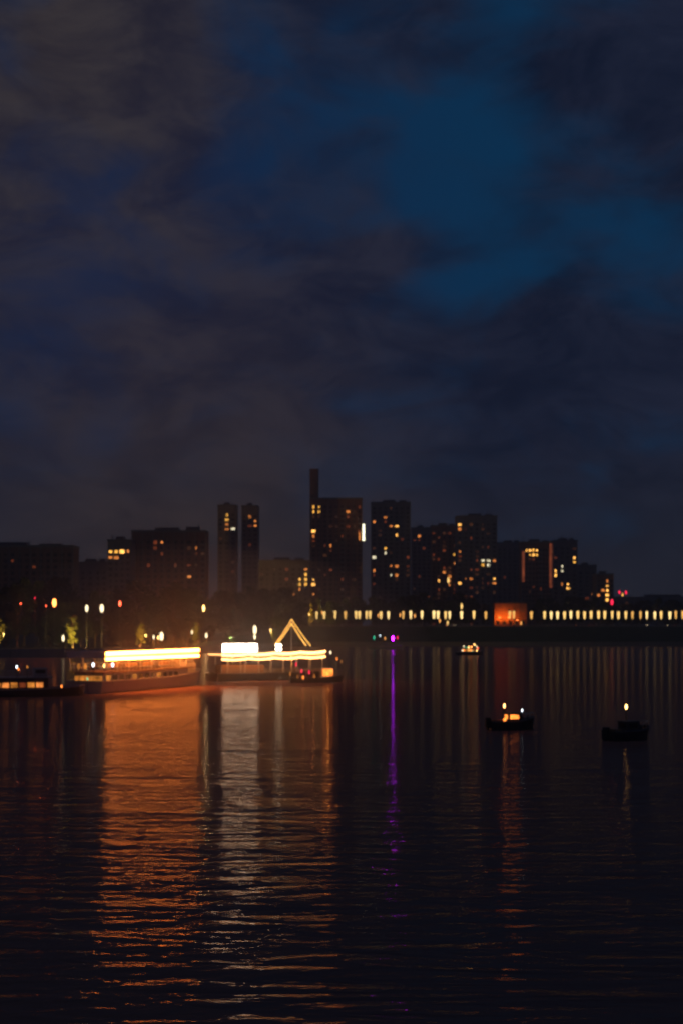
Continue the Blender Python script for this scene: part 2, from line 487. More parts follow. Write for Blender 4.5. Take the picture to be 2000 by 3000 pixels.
# ------------------------------------------------------------------ trees
def crown_mesh(seed, leaves, h0, h1, rad, m, narrow=False):
    rnd = random.Random(seed)
    bm = bmesh.new()
    clumps = []
    for k in range(26):
        z = h0 + (h1 - h0) * rnd.random() ** .85
        tt = (z - h0) / (h1 - h0)
        rr = rad * (math.sin(math.pi * min(1, .14 + tt * .84)) ** .7) * (.35 + .65 * rnd.random())
        a = rnd.random() * 6.283
        clumps.append((Vector((rr * math.cos(a), rr * math.sin(a), z)), rad * (.22 + .22 * rnd.random())))
    for k in range(leaves):
        c, cr = rnd.choice(clumps)
        v = Vector((rnd.gauss(0, 1), rnd.gauss(0, 1), rnd.gauss(0, .8)))
        p = c + v.normalized() * cr * (rnd.random() ** .45)
        s = .13 + .16 * rnd.random()
        u = Vector((rnd.gauss(0, 1), rnd.gauss(0, 1), rnd.gauss(0, 1))).normalized()
        w = u.orthogonal().normalized()
        w.rotate(Matrix.Rotation(rnd.random() * 6.28, 3, u))
        n = u.cross(w)
        bm.faces.new([bm.verts.new(p + w * s * 1.4), bm.verts.new(p + n * s * .6), bm.verts.new(p - w * s * 1.4), bm.verts.new(p - n * s * .6)])
    me = bpy.data.meshes.new('crown'); bm.to_mesh(me); bm.free(); me.materials.append(M[m])
    return me, clumps


def trunk_mesh(h, clumps, seed):
    rnd = random.Random(seed)
    t = MB()
    p = Vector((0, 0, -.4)); r = .26
    for k in range(4):
        q2 = Vector((rnd.uniform(-.15, .15), rnd.uniform(-.15, .15), h * (k + 1) / 4))
        t.tube(p, q2, r, r * .78, 7); p = q2; r *= .78
    for c, _ in clumps[:11]:
        s = Vector((0, 0, min(c.z * .75, h)))
        mid = (s + c) / 2 + Vector((0, 0, .25))
        t.tube(s, mid, .10, .06, 5).tube(mid, c, .06, .02, 5)
    return t.mesh('trunk', 'bark', True)


PROTO = []
for sd, (h0, h1, rad, m) in enumerate([(1.8, 9.5, 3.2, 'leaf_dark'), (2.4, 10.5, 2.7, 'leaf'), (1.4, 8.6, 3.6, 'leaf_dark'), (2.0, 9.8, 2.5, 'leaf_olive')]):
    cm, cl = crown_mesh(30 + sd, 4200, h0, h1, rad, m)
    PROTO.append((cm, trunk_mesh(h1 * .62, cl, sd), h1))


def tree(px, d, top, label, kind=0, group=None, wide=1.0, Y=None):
    if Y is None:
        x, yy, z = on_shore(px, d)
    else:
        x, yy = X_of(px, Y), Y; z = ground_z(x, yy)
    cm, tm, h = PROTO[kind]
    s = (Z_of(top, yy) - z) / h
    t = thing('tree', label, 'tree', (x, yy, z), random.random() * 6.28, group)
    t.scale = (s * wide, s * wide, s)
    link('trunk', tm, t); link('crown', cm, t)
    return t


rt = random.Random(3)
LT = 'dark tree in the unlit belt of trees along the left bank'
GT = 'dark trees along the left bank'
for k, px in enumerate(range(-40, 640, 30)):
    tree(px + rt.uniform(-10, 10), rt.uniform(38, 85), rt.uniform(1712, 1795) - (20 if px < 300 else 0), LT, rt.choice((0, 2, 1)), GT, rt.uniform(.9, 1.25))
for px, top in ((622, 1770), (655, 1740), (700, 1752), (735, 1725), (770, 1735), (800, 1745), (832, 1728), (850, 1760), (872, 1770)):
    tree(px, rt.uniform(14, 40), top, 'dark tree at the bend of the shore behind the two strung-light boats', rt.choice((0, 2)), 'dark trees at the shore bend', rt.uniform(1, 1.4))
for px in range(930, 2060, 27):
    if 1425 < px < 1556:
        continue
    top = 1758 + rt.uniform(-16, 16) if px < 1700 else 1768 + rt.uniform(-14, 12)
    tree(px + rt.uniform(-9, 9), 0, top, 'dark tree standing behind the row of promenade lamps', rt.choice((0, 1, 2)), 'dark trees behind the promenade lamps', rt.uniform(.9, 1.3), Y=rt.uniform(812, 828))
LITT = [(214, 14, 1808, 'yellow-green lamplit tree beside the white lamp on the left bank', 3, .8),
        (-4, 14, 1812, 'lamplit yellowish tree cut by the left edge of the photo', 3, .9),
        (413, 16, 1828, 'golden lamplit tree above the lights of the left boat', 3, .9),
        (572, 16, 1826, 'golden lamplit tree above the right end of the left boat', 3, .8),
        (672, 14, 1832, 'dim green lamplit tree above the left end of the white panels', 1, .9),
        (805, 14, 1822, 'golden lamplit tree left of the triangle of strung lights', 3, .8),
        (910, 30, 1770, 'slim golden lamplit tree beside the first promenade lamp', 3, .5)]
for px, d, top, lab, kd, wd in LITT:
    tree(px, d, top, lab, kd, None, wd)


# ------------------------------------------------------------------ lamps
def lamp(px, py, label, m='lamp_white', d=12, rad=.32, watts=0, c=(1, .6, .25), Y=None, name='street_lamp', cat='lamp', group=None, tall=1.6, off=(0, 0, 0), side=0, d_aim=5):
    if Y is None:
        x, yy, z = on_shore(px, d)
    else:
        x, yy = X_of(px, Y), Y; z = max(0, ground_z(x, yy)) if yy > shore(x) else .5
    zt = Z_of(py, yy)
    t = thing(name, label, cat, (x, yy, z), 0, group)
    h = max(1.0, zt - z)
    MB().lathe([(.22, -.2), (.22, .25), (.12, .4), (.10, 1.0)]).build('base', 'post_metal', t)
    MB().tube((0, 0, .9), (0, 0, h - rad * tall), .09, .06).build('post', 'post_metal', t)
    MB().ball((0, 0, 0), rad, 8, tall).build('globe', m, t, (0, 0, h), True)
    MB().lathe([(rad * .55, 0), (rad * .6, .06), (.05, .25)]).build('cap', 'post_metal', t, (0, 0, h + rad * tall * .95))
    if watts:
        if watts >= 420 and Y is None:
            spot(t, (off[0], off[1] - rad - .35, h + off[2]), (off[0] + 2.5 * side, d_aim, h + .6), watts * 24, c, 130, .3)
        else:
            point(t, (off[0], off[1] - rad - .35, h + off[2]), watts * 3, c, .3)
    return t


lamp(160, 1766, 'orange-red lamp glowing brightest of the lamps above the left trees', 'lamp_orange', rad=.62, watts=500, c=(1, .12, .03), tall=2.2)
lamp(255, 1782, 'warm white lamp high above the left bank, left of the brighter white one', 'lamp_white', rad=.45, watts=200, tall=2.5)
lamp(299, 1782, 'brightest warm white lamp high above the left bank', 'lamp_white', rad=.6, watts=300, tall=2.2)
lamp(352, 1768, 'small dim red lamp right of the two white lamps on the left bank', 'lamp_red', rad=.4, watts=120, c=(1, .1, .03), tall=2.2)
lamp(186, 1870, 'white lamp standing beside the yellow-green lamplit tree', 'lamp_white', rad=.36, watts=900, c=(1, .68, .16), tall=3.0, d=10, off=(1.2, 0, 0), side=1)
lamp(12, 1858, 'park lamp beside the lamplit tree at the left edge', 'lamp_amber', rad=.16, watts=420, c=(1, .62, .14), d=9)
lamp(428, 1862, 'small amber park lamp beside the golden tree behind the left boat', 'lamp_amber', rad=.22, watts=900, c=(1, .55, .10), d=10)
lamp(451, 1866, 'warm park lamp left of the bright triple lamp behind the left boat', 'lamp_white', rad=.28, watts=120, d=12, tall=2.4)
lamp(474, 1864, 'bright white park lamp just above the middle of the left boat lights', 'lamp_white', rad=.62, watts=400, d=12, tall=2.4)
lamp(464, 1868, 'slim warm park lamp close left of the bright white one', 'lamp_amber', rad=.25, d=13, tall=2.4)
lamp(563, 1852, 'slim white park lamp above the right end of the left boat lights', 'lamp_white', rad=.26, watts=800, c=(1, .55, .10), d=10, tall=3, off=(.6, 0, 0), side=.3)
lamp(605, 1862, 'white park lamp between the two strung-light boats', 'lamp_white', rad=.42, watts=200, d=12, tall=2.4)
lamp(597, 1782, 'amber lamp high above the gap between the two boats', 'lamp_amber', rad=.50, watts=150, d=25, tall=2.6)
lamp(692, 1780, 'warm white lamp high above the left end of the white panels', 'lamp_white', rad=.5, d=25, tall=2.4)
lamp(708, 1798, 'crimson lamp just right of the warm white lamp', 'lamp_crimson', rad=.45, d=24, tall=2.4)
lamp(681, 1788, 'small green lamp left of the warm white and crimson lamps', 'lamp_green', rad=.35, d=24, tall=1.6)
lamp(747, 1845, 'large bright floodlight lamp above the right end of the white panels', 'lamp_white', rad=.85, watts=700, c=(1, .6, .2), d=6, tall=2.4)
lamp(746, 1866, 'second bright lamp just below the large floodlight lamp', 'lamp_white', rad=.65, d=5, tall=1.8)
lamp(676, 1868, 'dim green park lamp beside the green lamplit tree', 'lamp_green', rad=.2, watts=700, c=(.7, 1, .2), d=8)
lamp(793, 1850, 'slim gold park lamp left of the triangle of strung lights', 'lamp_amber', rad=.28, watts=1300, c=(1, .55, .10), d=9, tall=3, off=(.6, 0, 0), side=.4)
lamp(906, 1800, 'gold park lamp beside the slim golden tree', 'lamp_amber', rad=.25, watts=2200, c=(1, .5, .06), d=24, tall=2)
for px, py, m, lab in ((62, 1768, 'lamp_red', 'faint red lamp second from the left edge above the trees'), (103, 1752, 'lamp_crimson', 'tiny crimson lamp midway between the left edge and the orange-red lamp'), (136, 1775, 'lamp_red', 'faint red lamp close left of the orange-red lamp')):
    lamp(px, py, lab, m, rad=.16, d=30, watts=90, c=(1, .12, .03), tall=2)
for px, py, m, lab in ((1791, 1764, 'lamp_crimson', 'crimson signal lamp over the promenade lamps near the right end'), (1813, 1735, 'lamp_crimson', 'small dim crimson signal lamp left of the yellow one'), (1822, 1742, 'win_yellow', 'small yellow signal lamp between two crimson ones'), (1832, 1736, 'lamp_crimson', 'small dim crimson signal lamp right of the yellow one'), (1583, 1725, 'win_red', 'round dull red sign lamp right of the glowing orange pavilion')):
    lamp(px, py, lab, m, Y=815, rad=.75 if px == 1791 else .45, tall=2.3, name='signal_lamp')
lamp(1351, 1776, 'amber lamp directly above a promenade lamp at the middle right', 'lantern', Y=812, rad=.6, tall=3)
lamp(1310, 1825, 'low warm lamp standing just below the promenade row', 'lantern', Y=789, rad=.45, tall=3)
lamp(1312, 1700, 'amber lamp high on a mast before the faint-windowed tower', 'lantern', Y=830, rad=.6, tall=3)

# the row of promenade lamps: post, lantern stretched tall after its smeared light, cap
LAMPX = [928, 950, 982, 1011, 1042, 1052, 1073, 1083, 1115, 1137, 1180, 1202, 1235, 1270, 1282, 1304, 1316, 1351, 1387, 1422, 1492, 1504, 1555, 1594, 1613, 1632, 1652, 1671, 1691, 1711, 1730, 1752, 1770, 1792, 1810, 1832, 1851, 1875, 1893, 1917, 1935, 1961, 1978, 1998]
LY = RY + 12
proto = thing('promenade_lamp', 'tall yellow-white lamp in the long even row along the promenade', 'lamp', (0, 0, 0), 0, 'lamps along the promenade')
ZL = Z_of(1802, LY) - 10.93
MB().lathe([(.35, 0), (.35, .5), (.18, .8), (.14, ZL - 2.15)]).build('post', 'post_metal', proto)
LANT = [MB().lathe([(.20, -2.2), (.46, -1.9), (.66, .5), (.74, 1.9), (.45, 2.2)], 8).mesh('lantern', mm) for mm in ('lantern', 'lantern_deep', 'lantern_pale')]
MB().lathe([(.20, -2.2), (.46, -1.9), (.66, .5), (.74, 1.9), (.45, 2.2)], 8).build('lantern', 'lantern', proto, (0, 0, ZL))
MB().lathe([(.85, 2.2), (.8, 2.35), (.2, 2.9), (.05, 3.4)], 8).build('cap', 'post_metal', proto, (0, 0, ZL))
MB().tube((-.9, 0, ZL - 2.4), (.9, 0, ZL - 2.4), .07).build('crossbar', 'post_metal', proto)
for k, px in enumerate(LAMPX):
    l = proto if k == 0 else copy_tree(proto)
    l.location = (X_of(px, LY), LY + (.4 if k % 2 else 0), 10.93)
    l.scale = (rt.uniform(.85, 1.12), 1, rt.uniform(.97, 1.03))
    for ch in l.children:
        if ch.name.startswith('lantern'):
            ch.data = rt.choice((LANT[0], LANT[0], LANT[1], LANT[2]))
for px, py, lab in ((944, 1795, 'orange lamp close beside the second promenade lamp'), (1107, 1803, 'dim orange lamp tucked left of the ninth promenade lamp'), (1171, 1802, 'dim orange lamp left of the eleventh promenade lamp'), (1214, 1804, 'orange lamp right of the twelfth promenade lamp'), (1287, 1818, 'low orange lamp under the promenade row, right of centre'), (1525, 1826, 'low orange lamp below the glowing pavilion')):
    lamp(px, py, lab, 'lantern_orange', Y=LY + 1.5 if py < 1810 else 789, rad=.45, tall=2.6, name='promenade_lamp')

gr = thing('railing', 'long low metal railing along the river side of the embankment road', 'railing', (-18, RY - 1.1, 10.93))
for z in (.3, .65, 1.0):
    MB().tube((0, 0, z), (560, 0, z), .05, n=5).build('rail', 'silver_paint', gr)
pm = MB().tube((0, 0, 0), (0, 0, 1.05), .08, n=6).mesh('post', 'silver_paint')
for k in range(94):
    link('post', pm, gr, (k * 6, 0, 0))

# ------------------------------------------------------------------ cars on the embankment road
def car(label, px, paint, direction, lane):
    yy = RY + (2 if lane == 0 else 6)
    t = thing('car', label, 'car', (X_of(px, yy), yy, 10.804), 0 if direction > 0 else math.pi, 'cars on the embankment road')
    MB().prism([(-2.15, .3), (-2.15, .85), (-1.7, .95), (-1.2, 1.45), (.35, 1.45), (1.0, .95), (2.0, .8), (2.15, .6), (2.15, .3)], -.85, .85).build('body', paint, t)
    for s in (-1, 1):
        MB().prism([(-1.5, .97), (-1.12, 1.38), (.3, 1.38), (.85, .97)], -.012, .012).build('side_window', 'dark_glass', t, (0, s * .856, 0))
        for x in (-1.35, 1.35):
            wh = MB().tube((0, -.11, 0), (0, .11, 0), .32, n=14).build('wheel', 'rubber', t, (x, s * .80, .32))
            MB().tube((0, -.125, 0), (0, .125, 0), .17, n=10).build('rim', 'silver_paint', wh)
        MB().box(-.04, .04, -.16, .16, -.09, .09).build('headlight', 'lamp_white', t, (2.14, s * .6, .68))
        MB().box(-.04, .04, -.16, .16, -.09, .09).build('tail_light', 'lamp_red', t, (-2.15, s * .6, .75))
    return t


car('silver car with white headlights under the promenade lamps right of centre', 1318, 'silver_paint', 1, 1)
car('dark car with white headlights below the stacked amber lamps', 1345, 'dark_car_paint', -1, 0)
car('dark car with red tail lights below the right half of the promenade lamps', 1698, 'dark_car_paint', 1, 0)
car('red car with red tail lights ahead of the dark one on the right', 1735, 'red_paint', 1, 0)
car('silver car with headlights below the promenade lamps near the right edge', 1905, 'silver_paint', -1, 0)
car('dark car with headlights farthest right on the embankment road', 1965, 'dark_car_paint', -1, 0)

# ------------------------------------------------------------------ boats
def hull(t, L, B, dk, m='dark_hull', sheer=.5, bow=.34, rail='white_paint', stern=.9, deckm='deck_wood', bulwark=.35):
    n = 22; rows = []; h = MB(); top = []
    for i in range(n + 1):
        s = i / n; x = -L / 2 + L * s
        f = 1.0 if s < 1 - bow else math.sqrt(max(0.0, 1 - ((s - 1 + bow) / bow) ** 2.2))
        f *= stern + (1 - stern) * min(1, s / .15)
        w = max(.03, B / 2 * f); z = dk + sheer * max(0, (s - .45) / .55) ** 2 + bulwark
        fl = 1 - .35 * max(0, (s - .6) / .4)
        pts = [(x + .5 * max(0, s - .8), -w, z), (x, -w * (.96 * fl), .25), (x, -w * .75 * fl, -.5), (x, 0, -.7),
               (x, w * .75 * fl, -.5), (x, w * (.96 * fl), .25), (x + .5 * max(0, s - .8), w, z)]
        rows.append([h.bm.verts.new(p) for p in pts]); top.append((x, w, z))
    for a, b in zip(rows, rows[1:]):
        for k in range(6):
            h.bm.faces.new((a[k], b[k], b[k + 1], a[k + 1]))
    h.bm.faces.new(rows[0]); h.bm.faces.new(list(reversed(rows[-1])))
    h.build('hull', m, t)
    d = MB(); lo = [d.bm.verts.new((x, -w + .04, z - bulwark)) for x, w, z in top]; hi = [d.bm.verts.new((x, w - .04, z - bulwark)) for x, w, z in top]
    for k in range(n):
        d.bm.faces.new((lo[k], lo[k + 1], hi[k + 1], hi[k]))
    d.build('deck', deckm, t)
    g = MB()
    for a, b in zip(top, top[1:]):
        for s in (-1, 1):
            g.tube((a[0], s * a[1], a[2]), (b[0], s * b[1], b[2]), .07, n=6)
    g.build('gunwale', rail, t)
    return top


def rail(t, x0, x1, y, z, h=1.0, n=10, m='white_paint'):
    g = MB()
    for k in range(n + 1):
        x = x0 + (x1 - x0) * k / n
        g.tube((x, y, z), (x, y, z + h), .03, n=5)
    for f in (.5, 1.0):
        g.tube((x0, y, z + h * f), (x1, y, z + h * f), .03, n=5)
    g.build('railing', m, t)


def string(t, pts, nb, m, r=.10, sag=0.0, waves=1, name='light_string'):
    """a cable with separate bulbs along a polyline, hanging in shallow swags"""
    pts = [Vector(p) for p in pts]
    seg = [(b - a).length for a, b in zip(pts, pts[1:])]; tot = sum(seg)

    def P(s):
        d = s * tot
        for (a, b), l in zip(zip(pts, pts[1:]), seg):
            if d <= l + 1e-6:
                p = a.lerp(b, d / l); break
            d -= l
        return p - Vector((0, 0, sag * abs(math.sin(math.pi * waves * s))))
    g = MB()
    N = 40
    for k in range(N):
        g.tube(P(k / N), P((k + 1) / N), .018, n=4)
    c = g.build(name, 'rubber', t)
    bm_ = MB().ball((0, 0, 0), r, 6, 1.25).mesh('light_bulb', m, True)
    for k in range(nb):
        link('light_bulb', bm_, c, P((k + .5) / nb) - Vector((0, 0, r * 1.2)))
    return c


def placed(P0, P1, beam):
    """boat whose starboard side (local -y) runs from P0 (stern) to P1 (bow): centre, heading, length"""
    a, b = Vector((P0[0], P0[1], 0)), Vector((P1[0], P1[1], 0))
    d = (b - a); L = d.length; d.normalize()
    n = Vector((-d.y, d.x, 0))
    return (a + b) / 2 + n * beam / 2, math.atan2(d.y, d.x), L


# left strung-light ship, seen half end-on
c1, a1, L1 = placed((X_of(306, 182), 182), (X_of(622, 214), 214), 5.6)
S = thing('restaurant_boat', 'grey ship with a long straight band of amber lights, left of the other lit boat', 'boat', c1, a1)
hull(S, L1, 5.6, 1.15, 'grey_paint', .9, .26, 'white_paint', .92, bulwark=.45)
E = L1 / 2
MB().box(-E + 1.0, E - 7, -2.1, 2.1, 1.16, 2.65).build('saloon', 'white_paint', S)
MB().box(-E + .4, E - 5.5, -2.6, 2.6, 2.66, 2.80).build('upper_deck', 'deck_wood', S)
MB().box(E - 8.6, E - 6.3, -1.6, 1.6, 2.81, 4.7).build('wheelhouse', 'white_paint', S)
for yy in (-1.63, 1.55):
    MB().box(E - 8.3, E - 6.7, yy, yy + .08, 3.6, 4.4).build('window', 'dark_glass', S)
MB().box(-E + .2, E - 4.8, -2.85, 2.85, 5.22, 5.42).build('canopy_roof', 'canvas', S)
for s in (-1, 1):
    MB().box(-E + .3, E - 5, s * 2.75 - .02, s * 2.75 + .02, 4.62, 5.215).build('added_valance', 'canvas', S)  # canvas strip added to catch bulb light and thicken the bright band
    for k in range(9):
        MB().tube((-E + .7 + k * (L1 - 7.2) / 8, s * 2.55, 2.8), (-E + .7 + k * (L1 - 7.2) / 8, s * 2.55, 5.22), .06).build('post', 'white_paint', S)
    rail(S, -E + .7, E - 6.4, s * 2.57, 2.81, 1.0, 24)
    for k in range(12):
        link('window', MB().box(-.6, .6, -.04, .04, -.32, .32).mesh('window', 'win_dim' if s > 0 or k % 4 else 'win_cabin'), S, (-E + 2.4 + k * 1.85, s * 2.12, 1.98))
MB().box(-E + .28, -E + .32, -2.73, 2.73, 4.62, 5.215).build('added_valance', 'canvas', S)  # stern end of the added light-catching strip
for k in range(4):
    link('window', MB().box(-.04, .04, -.48, .48, -.30, .30).mesh('window', 'win_cabin'), S, (-E + .97, -1.5 + k * 1.0, 1.95))
string(S, [(-E + .3, -2.9, 5.40), (E - 4.9, -2.9, 5.55)], 58, 'bulb_amber', .21)
string(S, [(-E + .3, -2.88, 4.66), (E - 4.9, -2.88, 4.66)], 58, 'bulb_amber', .18)
for k, xx in enumerate((-11, -6, -1, 4)):
    b = MB().lathe([(.05, .35), (.25, .1), (.28, 0)]).build('ceiling_lamp', 'post_metal', S, (xx, -.6, 4.75))
    MB().ball((0, 0, -.08), .13, 6).build('bulb', 'lamp_orange', b)
    spot(S, (xx, -1.6, 4.4), (xx, -2.2, 1.8), 420, (1, .20, .03), 150, .2)
    MB().box(-1.6, 1.6, -.4, .4, .70, .76).box(-.06, .06, -.06, .06, 0, .7).build('table', 'deck_wood', S, (xx + 1, -1.5, 2.81))
    MB().box(-1.6, 1.6, -.2, .2, .40, .46).box(-1.6, 1.6, .16, .22, .46, .95).build('bench', 'deck_wood', S, (xx + 1, -.75, 2.81))
for px, py, m in ((274, 1950, 'lamp_cold'), (331, 1950, 'lamp_cold'), (307, 1953, 'lamp_amber'), (232, 1955, 'win_cabin'), (250, 1955, 'win_cabin')):
    Yl = 183; lo = at(px, py, Yl) - c1; lo.rotate(Matrix.Rotation(-a1, 3, 'Z'))
    k = MB().tube((0, 0, -(lo.z - 1.1)), (0, 0, 0), .035).build('lamp_post', 'post_metal', S, lo)
    MB().ball((0, 0, .1), .15 if m.startswith('lamp') else .22, 6, 1.8).build('lamp_globe', m, k)
# bow bulwark stanchion plate that shows pale at the far end
MB().box(E - 4.5, E - 4.3, -2.1, 2.1, 1.5, 3.4).build('breakwater', 'white_paint', S)
MB().tube((E - 3, 0, 1.5), (E - 3, 0, 6.2), .06).build('jackstaff', 'white_paint', S)

# right strung-light boat
c2, a2, L2 = placed((X_of(640, 226), 226), (X_of(985, 236), 236), 5.6)
S2 = thing('restaurant_boat', 'dark-hulled boat with glowing white panels and a triangle of strung lights on its mast', 'boat', c2, a2)
hull(S2, L2, 5.6, .95, 'dark_hull', .5, .22, 'dark_trim', .95, bulwark=.3)
E2 = L2 / 2


def loc2(px, py, Y=None, side=-2.6):
    """local x,z on boat 2's near side plane for a photo position"""
    best = None
    for k in range(401):
        x = -E2 + L2 * k / 400
        p = Vector((x, side, 0)); p.rotate(Matrix.Rotation(a2, 3, 'Z')); p += c2
        ex = abs(CX + p.x / p.y * F - px)
        if best is None or ex < best[0]:
            best = (ex, x, Z_of(py, p.y))
    return best[1], best[2]


xa, _ = loc2(648, 1900); xb, _ = loc2(953, 1900)
MB().box(xa, xb, -2.7, 2.7, 4.55, 4.68).build('canopy_roof', 'canvas', S2)
for s in (-1, 1):
    MB().box(xa + .05, xb - .05, s * 2.62 - .02, s * 2.62 + .02, 3.95, 4.545).build('added_valance', 'canvas', S2)  # strip added between the strings to bounce their light
    for px in (668, 706, 720, 760, 795, 830, 870, 910, 945):
        x, _ = loc2(px, 1940)
        MB().tube((x, s * 2.45, .95), (x, s * 2.45, 4.55), .09).build('post', 'canvas', S2)
    rail(S2, -E2 + .6, xb, s * 2.55, .96, .9, 22, 'grey_paint')
MB().box(-E2 + 1.5, -E2 + 9, -.6, 1.9, .96, 2.6).build('bar_counter', 'deck_wood', S2)
string(S2, [(xa, -2.78, 4.5), (xb, -2.78, 4.95)], 64, 'bulb_warm', .19, .16, 4)
string(S2, [(xa, -2.76, 3.75), (xb, -2.76, 4.05)], 64, 'bulb_warm', .16, .16, 4)
string(S2, [(xa - .05, 2.6, 4.4), (xa - .05, -2.6, 4.4)], 10, 'bulb_warm', .08)
# glowing white panels above the left of the canopy, in a thin frame
for k in range(3):
    x0, z1 = loc2(653 + k * 35, 1886); x1, _ = loc2(685 + k * 35, 1886)
    p = MB().box(0, x1 - x0, -.05, .05, 4.72, 6.05).build('light_panel', 'panel_white', S2, (x0, -2.5, 0))
    fr = MB().box(-.06, x1 - x0 + .06, -.03, .06, 6.055, 6.12).box(-.07, -.005, -.03, .06, 4.70, 6.05).box(x1 - x0 + .005, x1 - x0 + .07, -.03, .06, 4.70, 6.05)
    fr.build('frame', 'grey_paint', p)
for px, rr in ((815, .34),):
    x, z = loc2(px, 1893)
    f = MB().tube((0, 0, 4.6), (0, 0, z), .06).build('floodlight_post', 'post_metal', S2, (x, -2.7, 0))
    for dx, dz in ((-.28, .1), (.28, .1), (-.28, -.5), (.28, -.5)):
        MB().lathe([(.10, -.2), (.27, 0), (.27, .05)]).build('floodlight', 'flood_white', f, (dx, -.12, z + dz)).rotation_euler = (R(80), 0, 0)
xm2, zm = loc2(867, 1812)
mast = MB().tube((0, 0, .95), (0, 0, zm + .2), .09, .05).build('mast', 'white_paint', S2, (xm2, -1.0, 0))
xl, zl = loc2(806, 1886); xr, zr = loc2(911, 1890)
for (x_, y_, z_) in ((xl, -2.5, zl), (xl + .55, -2.0, zl), (xr, -2.5, zr), (xr - .55, -2.0, zr)):
    d_ = .18 if y_ == -2.5 else .1
    string(S2, [(xm2, -1.05, zm - (0 if y_ == -2.5 else .7)), (x_, y_, z_)], 22, 'bulb_gold', .085, .15, 1, 'mast_light_string')
for k, xx in enumerate((-7.5, -4, -.5, 3, 6)):
    b = MB().lathe([(.05, .35), (.25, .1), (.28, 0)]).build('ceiling_lamp', 'post_metal', S2, (xx, -1.2, 4.0))
    MB().ball((0, 0, -.08), .12, 6).build('bulb', 'lamp_amber', b)
    spot(S2, (xx, -1.5, 3.6), (xx, -1.6, .9), 260, (1, .32, .06), 150, .2)
for k in range(4):
    MB().box(-.7, .7, -.4, .4, .70, .76).box(-.06, .06, -.06, .06, 0, .7).build('table', 'deck_wood', S2, (-1 + k * 2.2, -1.6, .96))

# launch with the burning-orange cabin, moored in front of the right boat
c3, a3, L3 = placed((X_of(852, 221), 221), (X_of(1004, 222), 222), 2.4)
S3 = thing('launch', 'small launch with a fiery orange cabin and red lamps in front of the mast-lit boat', 'boat', c3, a3)
hull(S3, L3, 2.4, .55, 'dark_hull', .35, .4, 'dark_trim', .9, bulwark=.2)
MB().box(.9, 2.6, -.8, .8, .56, 1.0).box(.9, 2.6, .7, .8, 1.0, 2.2).box(.85, 2.65, -.9, .9, 2.2, 2.32).build('cabin', 'white_paint', S3)
for k in range(3):
    MB().box(-.24, .24, -.03, .03, -.55, .55).build('window', 'win_fire', S3, (1.2 + k * .56, -.80, 1.6))
MB().box(-2.8, .6, -.9, .9, 1.9, 1.98).build('awning', 'red_paint', S3)
for k in range(4):
    MB().tube((-2.7 + k * 1.07, -.85, .56), (-2.7 + k * 1.07, -.85, 1.9), .035).build('awning_post', 'canvas', S3)
for px, py, m in ((868, 1946, 'lamp_crimson'), (884, 1966, 'lamp_crimson'), (906, 1970, 'lamp_crimson'), (888, 1985, 'win_fire'), (921, 1980, 'win_cabin'), (850, 1975, 'win_cabin'), (872, 1982, 'win_cabin')):
    lo = at(px, py, 220.9) - c3; lo.rotate(Matrix.Rotation(-a3, 3, 'Z')); lo.z = max(.6, lo.z)
    MB().box(-.09, .09, -.07, .07, -.28, .28).build('lamp', m, S3, lo)
point(S3, (-.5, -.5, 1.75), 22, (1, .22, .05), .1); point(S3, (1.7, -1.6, 1.6), 26, (1, .35, .06), .1)

# dark excursion boat at the left
c4, a4, L4 = placed((X_of(-150, 171), 171), (X_of(252, 175.5), 175.5), 4.4)
S4 = thing('excursion_boat', 'long dark excursion boat with a row of amber cabin windows at the left edge', 'boat', c4, a4)
hull(S4, L4, 4.4, .55, 'navy_paint', .4, .25, 'grey_paint', .95)
E4 = L4 / 2
MB().box(-E4 + .8, E4 - 4.5, -1.8, 1.8, .56, 2.3).build('cabin', 'navy_paint', S4)
MB().box(-E4 + .5, E4 - 4.0, -2.0, 2.0, 2.3, 2.44).build('roof', 'grey_paint', S4)
MB().box(E4 - 6.2, E4 - 4.6, -1.2, 1.2, 2.45, 3.5).build('wheelhouse', 'grey_paint', S4)
MB().box(E4 - 6.0, E4 - 4.8, -1.23, -1.15, 2.85, 3.3).build('window', 'dark_glass', S4)
rail(S4, -E4 + .6, E4 - 6.4, -1.9, 2.44, .8, 16, 'grey_paint')
for k in range(10):
    MB().box(-.42, .42, -.04, .04, -.3, .3).build('window', ('win_cabin', 'win_orange', 'win_cabin', 'win_red')[k % 4], S4, (-E4 + 1.6 + k * 1.02, -1.82, 1.45))
for px, py, m in ((55, 1962, 'win_fire'), (50, 1955, 'lamp_cold'), (81, 1955, 'win_cabin'), (181, 2012, 'win_fire'), (257, 1990, 'lamp_green')):
    lo = at(px, py, 172.3) - c4; lo.rotate(Matrix.Rotation(-a4, 3, 'Z'))
    k = MB().tube((0, 0, -max(.3, lo.z - (2.44 if px < 100 else .6))), (0, 0, 0), .03).build('lamp_post', 'post_metal', S4, lo)
    MB().ball((0, 0, .05), .09, 6, 2.0).build('lamp_globe', m, k)

